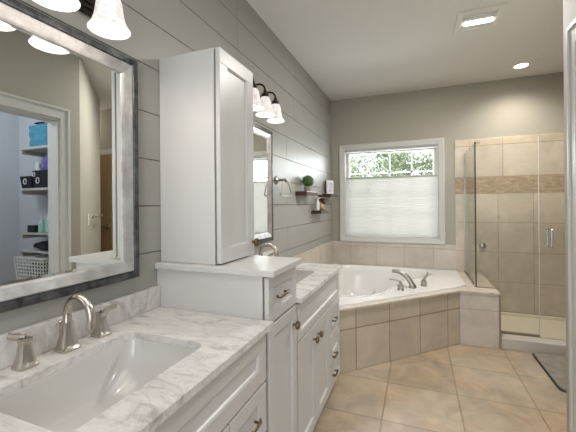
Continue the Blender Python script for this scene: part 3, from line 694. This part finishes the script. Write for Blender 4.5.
# ------------------------------------------------------------------ sconces
def sconce(label, yc, zb, sp):
    r = thing('wall_sconce', label, 'wall lamp', (0, yc, zb + 0.14), group='three-shade wall sconces')
    zp = zb + 0.145
    mb = MB()
    mb.box(0.001, 0.014, yc - 0.30, yc + 0.30, zp - 0.045, zp + 0.045, 0.004); mb.box(0.012, 0.022, yc - 0.28, yc + 0.28, zp - 0.028, zp + 0.028, 0.004); mb.box(0.02, 0.028, yc - 0.27, yc + 0.27, zp - 0.012, zp + 0.012, 0.003)
    mb.build('backplate', M['bronze'], r)
    for k in (-1, 0, 1):
        y = yc + k * sp; xs = 0.155
        ar = bez((0.026, y, zp), (0.04, y, zp + 0.07), (xs, y, zp + 0.085), (xs, y, zp + 0.012), 14)
        MB().tube(ar, 0.0065, 12).build('arm', M['bronze'], r, 60)
        MB().lathe([(0.008, zb + 0.162), (0.011, zb + 0.156), (0.013, zb + 0.143), (0.024, zb + 0.134), (0.028, zb + 0.118), (0.027, zb + 0.108)], (xs, y, 0), 'z', 24, True, True).build('fitter', M['bronze'], r, 40)
        prof = [(0.0265, 0.114), (0.033, 0.102), (0.038, 0.082), (0.041, 0.058), (0.045, 0.036), (0.052, 0.017), (0.059, 0.005), (0.0625, 0.0), (0.061, -0.002), (0.057, 0.004), (0.049, 0.018), (0.042, 0.038), (0.038, 0.058), (0.035, 0.082), (0.030, 0.102), (0.024, 0.111)]
        sh = MB().lathe([(a, zb + b) for a, b in prof], (xs, y, 0), 'z', 36).build('lamp_shade', M['alabaster'], r, 60)
        MB().lathe([(0.010, zb + 0.118), (0.012, zb + 0.10), (0.022, zb + 0.078), (0.025, zb + 0.058), (0.020, zb + 0.040), (0.010, zb + 0.031), (0.001, zb + 0.029)], (xs, y, 0), 'z', 20, True, False).build('bulb', M['bulb'], r, 60)
    return r
def sconce_light(yc, zb, sp):
    for k in (-1, 0, 1):
        lamp('sconce_lamp', 'POINT', (0.155, yc + k * sp, zb + 0.012), SC_W, (1.0, 0.9, 0.79), 0.022)
SC_W = 1.6
sconce('bronze wall sconce with three white glass bell shades above the near mirror', 0.607, 1.866, 0.175)
sconce_light(0.607, 1.866, 0.175)
s2_ = sconce('bronze wall sconce with three white glass bell shades above the far mirror', 1.95, 1.885, 0.168)
sconce_light(1.95, 1.885, 0.168)

# ------------------------------------------------------------------ towel ring
tr = thing('towel_ring', 'satin metal towel ring hanging on the grey board wall beyond the far mirror', 'towel ring', (0, 2.475, 1.50))
MB().lathe([(0.033, 0.001), (0.034, 0.006), (0.018, 0.012), (0.011, 0.018), (0.009, 0.07), (0.014, 0.078), (0.014, 0.092), (0.001, 0.096)], (0, 2.475, 1.50), 'x', 22, True, False).build('mount', M['satin'], tr, 40)
tri = smooth_loop([(2.43, 1.485), (2.475, 1.508), (2.53, 1.490), (2.565, 1.445), (2.595, 1.375), (2.49, 1.370), (2.375, 1.375), (2.385, 1.41), (2.405, 1.455)], 4)
ring = [(0.085, y, z) for y, z in tri]
MB().tube(ring + ring[:2], 0.005, 10, cap=False).build('ring', M['satin'], tr, 60)

# ------------------------------------------------------------------ floating shelves
def shelf(label, y0, y1, z, d=0.113, h=0.036):
    r = tag(MB().box(0.0005, d, y0, y1, z - h, z, 0.002).build('floating_shelf', M['dwood']), label, 'shelf')
    return r
shelf('dark wood floating shelf holding the potted green ball plant', 2.93, 3.29, 1.425)
shelf('dark wood floating shelf, lowest of the three, below the plant shelf', 3.42, 3.73, 1.235)
shelf('dark wood floating shelf in the corner beside the window, holding a picture frame', 3.87, 4.22, 1.428)
# potted ball plant
pp = thing('potted_plant', 'round clipped green plant in a grey stone pot on a floating shelf', 'potted plant', (0.06, 3.12, 1.4255))
MB().lathe([(0.026, 1.4255), (0.030, 1.430), (0.034, 1.46), (0.037, 1.478), (0.033, 1.478), (0.030, 1.462)], (0.06, 3.12, 0), 'z', 24, True, True).build('pot', M['stonepot'], pp, 40)
mb = MB(); b = bmesh.new(); bmesh.ops.create_icosphere(b, subdivisions=3, radius=0.050, matrix=Matrix.Translation((0.062, 3.12, 1.530)))
mb._merge(b)
for i in range(900):
    d = Vector((random.gauss(0, 1), random.gauss(0, 1), random.gauss(0, 1))).normalized()
    c = Vector((0.062, 3.12, 1.530)) + d * random.uniform(0.048, 0.063)
    a = Vector((random.gauss(0, 1), random.gauss(0, 1), random.gauss(0, 1))).normalized(); t1 = (a - d * a.dot(d) * 0.6).normalized(); t2 = d.cross(t1).normalized()
    l_, w2 = random.uniform(0.005, 0.009), 0.004
    vs = [mb.bm.verts.new(c - t1 * l_), mb.bm.verts.new(c + t2 * w2), mb.bm.verts.new(c + t1 * l_), mb.bm.verts.new(c - t2 * w2)]
    mb.bm.faces.new(vs)
mb.build('foliage', M['leaf'], pp)
# candle/bottle and flower ornament on the lowest shelf
tag(MB().lathe([(0.018, 1.2355), (0.021, 1.238), (0.021, 1.305), (0.020, 1.315), (0.012, 1.328), (0.011, 1.348), (0.013, 1.35), (0.013, 1.358), (0.001, 1.359)], (0.058, 3.475, 0), 'z', 22, True, False).build('bottle', M['white'], None, 40), 'slim white bottle on the lowest floating shelf', 'bottle')
vs_ = thing('flower_vase', 'tan vase with dark red flowers on the lowest floating shelf', 'vase', (0.065, 3.60, 1.2355))
MB().lathe([(0.020, 1.2355), (0.034, 1.25), (0.038, 1.275), (0.026, 1.30), (0.020, 1.315), (0.023, 1.322)], (0.065, 3.61, 0), 'z', 24, True, True).build('vase', M['tan'], vs_, 50)
mb = MB()
for i, (dx, dy, dz) in enumerate(((0, 0, 0.0), (0.018, -0.03, 0.01), (-0.012, 0.03, 0.006), (0.0, -0.055, 0.045), (0.016, 0.02, -0.035), (-0.01, -0.02, 0.05), (0.0, 0.045, -0.02))):
    cc = Vector((0.068 + dx, 3.60 + dy, 1.335 + dz))
    for j in range(26):
        a = 2.39996 * j; rr = 0.004 + 0.018 * j / 26; zz = 0.012 * (1 - (j / 26) ** 2)
        p = cc + Vector((math.cos(a) * rr, math.sin(a) * rr, zz)); tdir = Vector((math.cos(a), math.sin(a), 0.6)).normalized(); sd_ = tdir.cross(Vector((0, 0, 1))).normalized()
        q = [mb.bm.verts.new(p - sd_ * 0.010), mb.bm.verts.new(p + sd_ * 0.010), mb.bm.verts.new(p + sd_ * 0.008 + tdir * 0.019), mb.bm.verts.new(p - sd_ * 0.008 + tdir * 0.019)]
        mb.bm.faces.new(q)
    mb.tube([cc, (0.065, 3.61, 1.315)], 0.0018, 6)
mb.build('flowers', M['red'], vs_)
# picture frame
pf = thing('picture_frame', 'white framed picture leaning on the corner shelf beside the window', 'picture frame', (0.06, 4.02, 1.4285))
mb = MB(); frame_loft(mb, lambda a, b, h: (a, -h, b), -0.075, 0.055, 0.0, 0.165, [(0, -0.008), (0, 0.010), (0.016, 0.012), (0.018, 0.006), (0.018, -0.008)], True)
mb.bm.transform(Matrix.Translation((0.065, 4.02, 1.4285)) @ Matrix.Rotation(1.22, 4, 'Z')); mb.build('frame', M['white'], pf)
mb = MB(); mb.box(-0.058, 0.038, -0.006, -0.003, 0.017, 0.149); mb.bm.transform(Matrix.Translation((0.065, 4.02, 1.4285)) @ Matrix.Rotation(1.22, 4, 'Z')); mb.build('picture', M['print'], pf)
mb = MB(); mb.box(-0.076, 0.056, 0.0085, 0.030, 0.0, 0.166, 0.002); mb.bm.transform(Matrix.Translation((0.065, 4.02, 1.4285)) @ Matrix.Rotation(1.22, 4, 'Z')); mb.build('backing', M['oliveframe'], pf)

# ------------------------------------------------------------------ window shade
ws = thing('window_shade', 'white pleated cellular shade covering the lower window', 'window shade', (0.74, YB + 0.04, 0.89))
mb = MB(); n = 30; z0, z1 = 0.915, 1.632
for side in (-1, 1):
    rows = []
    for i in range(2 * n + 1):
        z = z0 + (z1 - z0) * i / (2 * n); y = YB + 0.042 + side * (0.004 + (0.0016 if i % 2 else 0.0))
        rows.append([(WX0 + 0.013, y, z), (WX1 - 0.013, y, z)])
    mb.loft(rows, False, False, closed=False)
mb.build('pleats', M['shade'], ws)
MB().box(WX0 + 0.0125, WX1 - 0.0125, YB + 0.028, YB + 0.056, 1.632, 1.652, 0.003).build('top_rail', M['railgreen'], ws)
MB().box(WX0 + 0.0125, WX1 - 0.0125, YB + 0.026, YB + 0.058, 0.888, 0.915, 0.004).build('bottom_rail', M['rail'], ws)
MB().box(WX0 + 0.0125, WX1 - 0.0125, YB + 0.026, YB + 0.058, WZ1 - 0.036, WZ1 - 0.0145, 0.003).build('head_rail', M['rail'], ws)

# ------------------------------------------------------------------ ceiling fixtures
fl = thing('ceiling_fan_light', 'square ceiling exhaust fan with a glowing lamp, nearer of two ceiling lights', 'ceiling light', (1.51, 2.86, HC))
mb = MB(); frame_loft(mb, lambda a, b, h: (a, b, HC - h), 1.355, 1.668, 2.70, 3.015, [(0, 0.0), (0.004, 0.010), (0.03, 0.016), (0.042, 0.014), (0.046, 0.004), (0.046, 0.0)], False); mb.build('frame', M['ceiling'], fl)
MB().box(1.391, 1.629, 2.741, 2.979, HC - 0.006, HC - 0.001).build('grille', M['satin'], fl)
mb = MB()
for k in range(9):
    y = 2.755 + 0.026 * k
    mb.box(1.393, 1.627, y, y + 0.006, HC - 0.013, HC - 0.005)
mb.build('louvres', M['rail'], fl)
MB().tube([(1.412, 2.862, HC - 0.016), (1.418, 2.862, HC - 0.018), (1.602, 2.862, HC - 0.018), (1.608, 2.862, HC - 0.016)], [0.012, 0.026, 0.026, 0.012], 16, flat=1.0).build('lamp_lens', M['tube'], fl, 60)
for o in fl.children:
    if o.name.startswith('lamp_lens'):
        for v in o.data.vertices: v.co.z = v.co.z * 0.45 - 0.010
dl_ = thing('recessed_downlight', 'small round glowing downlight in the ceiling over the shower', 'ceiling light', (2.06, 3.985, HC))
MB().lathe([(0.095, HC - 0.0005), (0.094, HC - 0.004), (0.064, HC - 0.007), (0.059, HC - 0.004)], (2.06, 3.985, 0), 'z', 36).build('trim_ring', M['ceiling'], dl_, 40)
MB().lathe([(0.060, HC - 0.0045), (0.04, HC - 0.007), (0.001, HC - 0.008)], (2.06, 3.985, 0), 'z', 36, True, False).build('lens', M['lens'], dl_, 60)
tag(MB().lathe([(0.018, HC - 0.001), (0.016, HC - 0.010), (0.006, HC - 0.014), (0.001, HC - 0.02)], (2.165, 3.88, 0), 'z', 16, True, False).build('ceiling_sensor', M['rail'], None, 40), 'tiny white sensor on the ceiling beside the round downlight', 'sensor')

# ------------------------------------------------------------------ closet contents (seen in the near mirror)
def cshelf(z, label):
    r = thing('closet_shelf', label, 'shelf', (2.6, 2.37, z), )
    MB().box(2.38, 2.922, 2.25, 2.499, z - 0.022, z, 0.002).build('board', M['trim'], r)
    MB().box(2.892, 2.918, 2.262, 2.499, z - 0.065, z - 0.022).build('bracket', M['trim'], r)
    return r
ZS = (1.930, 1.498, 1.030, 0.842)
cshelf(ZS[0], 'white closet shelf holding the blue bag, topmost in the mirror')
cshelf(ZS[1], 'white closet shelf holding the black bins, second from top in the mirror')
cshelf(ZS[2], 'white closet shelf holding the green bottles in the mirror')
cshelf(ZS[3], 'white closet shelf holding dark folded clothes, lowest in the mirror')
def bin_(cx, cy, z, w_, d, h, flare=1.18):
    rings = []
    for s_, zz in ((1, 0), (flare, h), (flare * 0.96, h), (0.95, 0.01)):
        rings.append([(cx + x * s_, cy + y * s_, z + zz) for x, y in rrect(-w_ / 2, w_ / 2, -d / 2, d / 2, 0.012, 2)])
    return MB().loft(rings, True, True)
def ring_grommet(cx, y, cz, r=0.024):
    return MB().tube([(cx + r * math.cos(a), y, cz + r * 1.2 * math.sin(a)) for a in [2 * PI * i / 20 for i in range(22)]], 0.005, 8, cap=False)
cb = thing('storage_bin', 'black canvas bin with a white ring handle at the shelf end, in the mirror', 'bin', (2.865, 2.36, ZS[1]), group='black canvas bins')
bin_(2.865, 2.375, ZS[1] + 0.0005, 0.17, 0.17, 0.13).build('body', M['navy'], cb)
ring_grommet(2.87, 2.276, ZS[1] + 0.075).build('ring_handle', M['white'], cb, 60)
cb2 = thing('storage_bin', 'taller black canvas bin with two white rings holding violet cloth, in the mirror', 'bin', (2.645, 2.36, ZS[1]), group='black canvas bins')
bin_(2.645, 2.375, ZS[1] + 0.0005, 0.22, 0.17, 0.185, 1.1).build('body', M['navy'], cb2)
ring_grommet(2.66, 2.274, ZS[1] + 0.08).build('ring_handle', M['white'], cb2, 60)
ring_grommet(2.72, 2.274, ZS[1] + 0.145, 0.018).build('ring_handle', M['white'], cb2, 60)
def blob(name, m, cx, cy, z, rx, ry, rz, label, cat, seed=0):
    b = bmesh.new(); bmesh.ops.create_icosphere(b, subdivisions=4, radius=1); rd = random.Random(seed)
    ph = [rd.uniform(0, 6) for _ in range(6)]
    for v in b.verts:
        p = v.co; k = 1 + 0.12 * math.sin(5 * p.x + ph[0]) + 0.10 * math.sin(7 * p.y + 4 * p.z + ph[1]) + 0.07 * math.sin(13 * p.x + 9 * p.z + ph[2])
        s_ = lambda q: math.copysign(abs(q) ** 0.65, q)
        v.co = Vector((cx + s_(p.x) * rx * k, cy + s_(p.y) * ry * k, max(z + rz + s_(p.z) * rz * k, z)))
    mb = MB(); mb._merge(b)
    return tag(mb.build(name, m, None, 60), label, cat)
blob('cloth_bundle', M['violet'], 2.60, 2.375, ZS[1] + 0.175, 0.080, 0.06, 0.075, 'violet patterned cloth bundle in the taller black bin, in the mirror', 'cloth', 3)
tag(MB().tube([(2.775 + 0.04 * math.cos(a), 2.36, ZS[1] + 0.225 + 0.05 * math.sin(a)) for a in [2 * PI * i / 16 for i in range(18)]], 0.011, 10, cap=False).build('bag_handle_loop', M['navy'], None, 60), 'black looped strap sticking up from the taller black bin', 'strap')
blob('white_pouch', M['white'], 2.715, 2.33, ZS[1] + 0.175, 0.03, 0.03, 0.055, 'small white pouch beside the violet cloth in the taller bin', 'pouch', 5)
rings = []; rdb = random.Random(4)
for k in range(9):
    z = ZS[0] + 0.001 + 0.235 * k / 8; f_ = 0.92 + 0.10 * k / 8
    rings.append([(2.675 + x * f_ + rdb.uniform(-.006, .006), 2.375 + y * f_ + 0.010 * math.sin(9 * x * 12 + k * 1.9) + rdb.uniform(-.004, .004), z + (0.014 * math.sin(30 * x) if k == 8 else 0)) for x, y in rrect(-0.15, 0.15, -0.09, 0.09, 0.03, 5)])
bb = tag(MB().loft(rings).build('fabric_bag', M['blue'], None, 60), 'crumpled light blue fabric bag on the topmost closet shelf in the mirror', 'bag')
tag(MB().box(2.63, 2.75, 2.30, 2.42, ZS[0] + 0.2515, ZS[0] + 0.268, 0.004).build('sunglasses_case', M['black']), 'small flat black case lying on top of the blue bag', 'case')
tag(MB().box(2.70, 2.83, 2.27, 2.36, ZS[2] + 0.0005, ZS[2] + 0.075, 0.006).build('small_box', M['black']), 'small black box on the closet shelf beside green bottles', 'box')
btl = thing('lotion_bottle', 'pale green lotion bottle with pump in the mirror, nearer the black box', 'bottle', (2.655, 2.31, ZS[2] + 0.0005), group='green bottles on the closet shelf')
MB().lathe([(0.028, 0), (0.032, 0.004), (0.032, 0.09), (0.024, 0.115), (0.012, 0.125), (0.012, 0.135)], (2.655, 2.31, ZS[2] + 0.0005), 'z', 22, True, True).build('body', M['green_plastic'], btl, 40)
mb = MB().lathe([(0.013, 0.135), (0.013, 0.15), (0.004, 0.152), (0.004, 0.17)], (2.655, 2.31, ZS[2] + 0.0005), 'z', 16, True, True); mb.box(2.645, 2.69, 2.304, 2.316, ZS[2] + 0.168, ZS[2] + 0.178, 0.002); mb.build('pump', M['white'], btl)
b2 = copy_tree(btl); b2.location = (2.57, 2.32, ZS[2] + 0.0005); b2['label'] = 'pale green lotion bottle with pump in the mirror, beside the door jamb'
blob('folded_clothes', M['cloth_dark'], 2.60, 2.37, ZS[3] + 0.001, 0.17, 0.09, 0.045, 'heap of dark clothes on the lowest closet shelf in the mirror', 'clothes', 12)
# laundry basket on a stand-height drawer box
wb = thing('laundry_basket', 'white perforated laundry basket below the closet shelves in the mirror', 'basket', (2.68, 2.30, 0.42))
ZB = 0.52
mb = MB(); W_, D_, H_ = 0.42, 0.26, 0.25
for k in range(8):      # horizontal bands
    z = ZB + H_ * k / 7; s_ = 1 + 0.12 * k / 7
    lp = rrect(2.72 - W_ / 2 * s_, 2.72 + W_ / 2 * s_, 2.36 - D_ / 2 * s_, 2.36 + D_ / 2 * s_, 0.03, 3)
    hh = 0.007 if k < 7 else 0.012
    lo = [(x, y, z - hh) for x, y in lp]; hi = [(x, y, z + hh) for x, y in lp]
    lp2 = [(2.72 + (x - 2.72) * 0.985, 2.36 + (y - 2.36) * 0.98) for x, y in lp]
    mb.loft([lo, hi, [(x, y, z + hh) for x, y in lp2], [(x, y, z - hh) for x, y in lp2], lo], False, False)
base_lp = rrect(-0.5, 0.5, -0.5, 0.5, 0.08, 3)
for i in range(40):
    t = i / 40 * 4; sd4 = int(t); f_ = t - sd4 - 0.5
    qx, qy = ((f_, -0.5), (0.5, f_), (-f_, 0.5), (-0.5, -f_))[sd4]
    mb.tube([(2.72 + qx * W_ * 0.99, 2.36 + qy * D_ * 0.99, ZB), (2.72 + qx * W_ * 1.11, 2.36 + qy * D_ * 1.11, ZB + H_)], 0.007, 6)
mb.box(2.72 - W_ / 2, 2.72 + W_ / 2, 2.36 - D_ / 2, 2.36 + D_ / 2, ZB - 0.01, ZB + 0.004)
mb.build('basket_body', M['white'], wb)
blob('laundry', M['cloth_dark'], 2.72, 2.36, ZB + 0.006, 0.15, 0.085, 0.09, 'dark laundry inside the white perforated basket', 'laundry', 15)
st = thing('wire_stand', 'white stand under the laundry basket in the closet', 'stand', (2.72, 2.36, 0))
MB().box(2.48, 2.96, 2.21, 2.498, ZB - 0.03, ZB - 0.0105, 0.002).build('top', M['trim'], st)
for qx in (2.49, 2.93):
    for qy in (2.22, 2.47): MB().box(qx, qx + 0.02, qy, qy + 0.02, 0, ZB - 0.03).build('leg', M['trim'], st)

# ------------------------------------------------------------------ outdoors
struct('ground_outside', MB().box(-30, 30, YB + 0.3, 60, -0.5, -0.4), M['grass'])
def tree(label, x, y, h, cr, seed, nleaf=6500):
    rd = random.Random(seed); r = thing('tree', label, 'tree', (x, y, -0.4), group='trees outside the window')
    mb = MB(); top = Vector((x, y, h * 0.55)); mb.tube([(x, y, -0.4), (x + 0.05, y, h * 0.3), top], [0.13, 0.10, 0.06], 10)
    tips = []
    for i in range(16):
        a = rd.uniform(0, 2 * PI); e = rd.uniform(0.1, 1.1); l_ = cr * rd.uniform(0.6, 1.0)
        s0 = Vector((x, y, rd.uniform(h * 0.22, h * 0.55))); p1 = s0 + Vector((math.cos(a) * l_ * 0.5, math.sin(a) * l_ * 0.5, l_ * 0.25 * e)); p2 = s0 + Vector((math.cos(a) * l_, math.sin(a) * l_, l_ * 0.5 * e))
        mb.tube([s0, p1, p2], [0.04, 0.028, 0.012], 6); tips += [p1, p2, (p1 + p2) / 2]
    mb.build('trunk', M['bark'], r)
    lf = MB()
    for i in range(nleaf):
        c = rd.choice(tips) + Vector((rd.gauss(0, 1), rd.gauss(0, 1), rd.gauss(0, 0.8))) * 0.28
        t1 = Vector((rd.gauss(0, 1), rd.gauss(0, 1), rd.gauss(0, 1))).normalized(); t2 = t1.orthogonal().normalized()
        l_ = rd.uniform(0.035, 0.065); w2 = l_ * 0.5
        lf.bm.faces.new([lf.bm.verts.new(c - t1 * l_), lf.bm.verts.new(c + t2 * w2), lf.bm.verts.new(c + t1 * l_), lf.bm.verts.new(c - t2 * w2)])
    lf.build('foliage', M['foliage'], r)
    return r
tree('leafy green tree outside the window, leftmost behind the glass', -0.75, 7.6, 3.5, 1.0, 21, 4000)
tree('leafy green tree outside, middle of the three behind the window', 0.8, 11.4, 4.6, 1.5, 22)
tree('sparse leafy tree outside the window, rightmost behind the glass', 3.2, 15.6, 5.4, 1.4, 23, 2200)
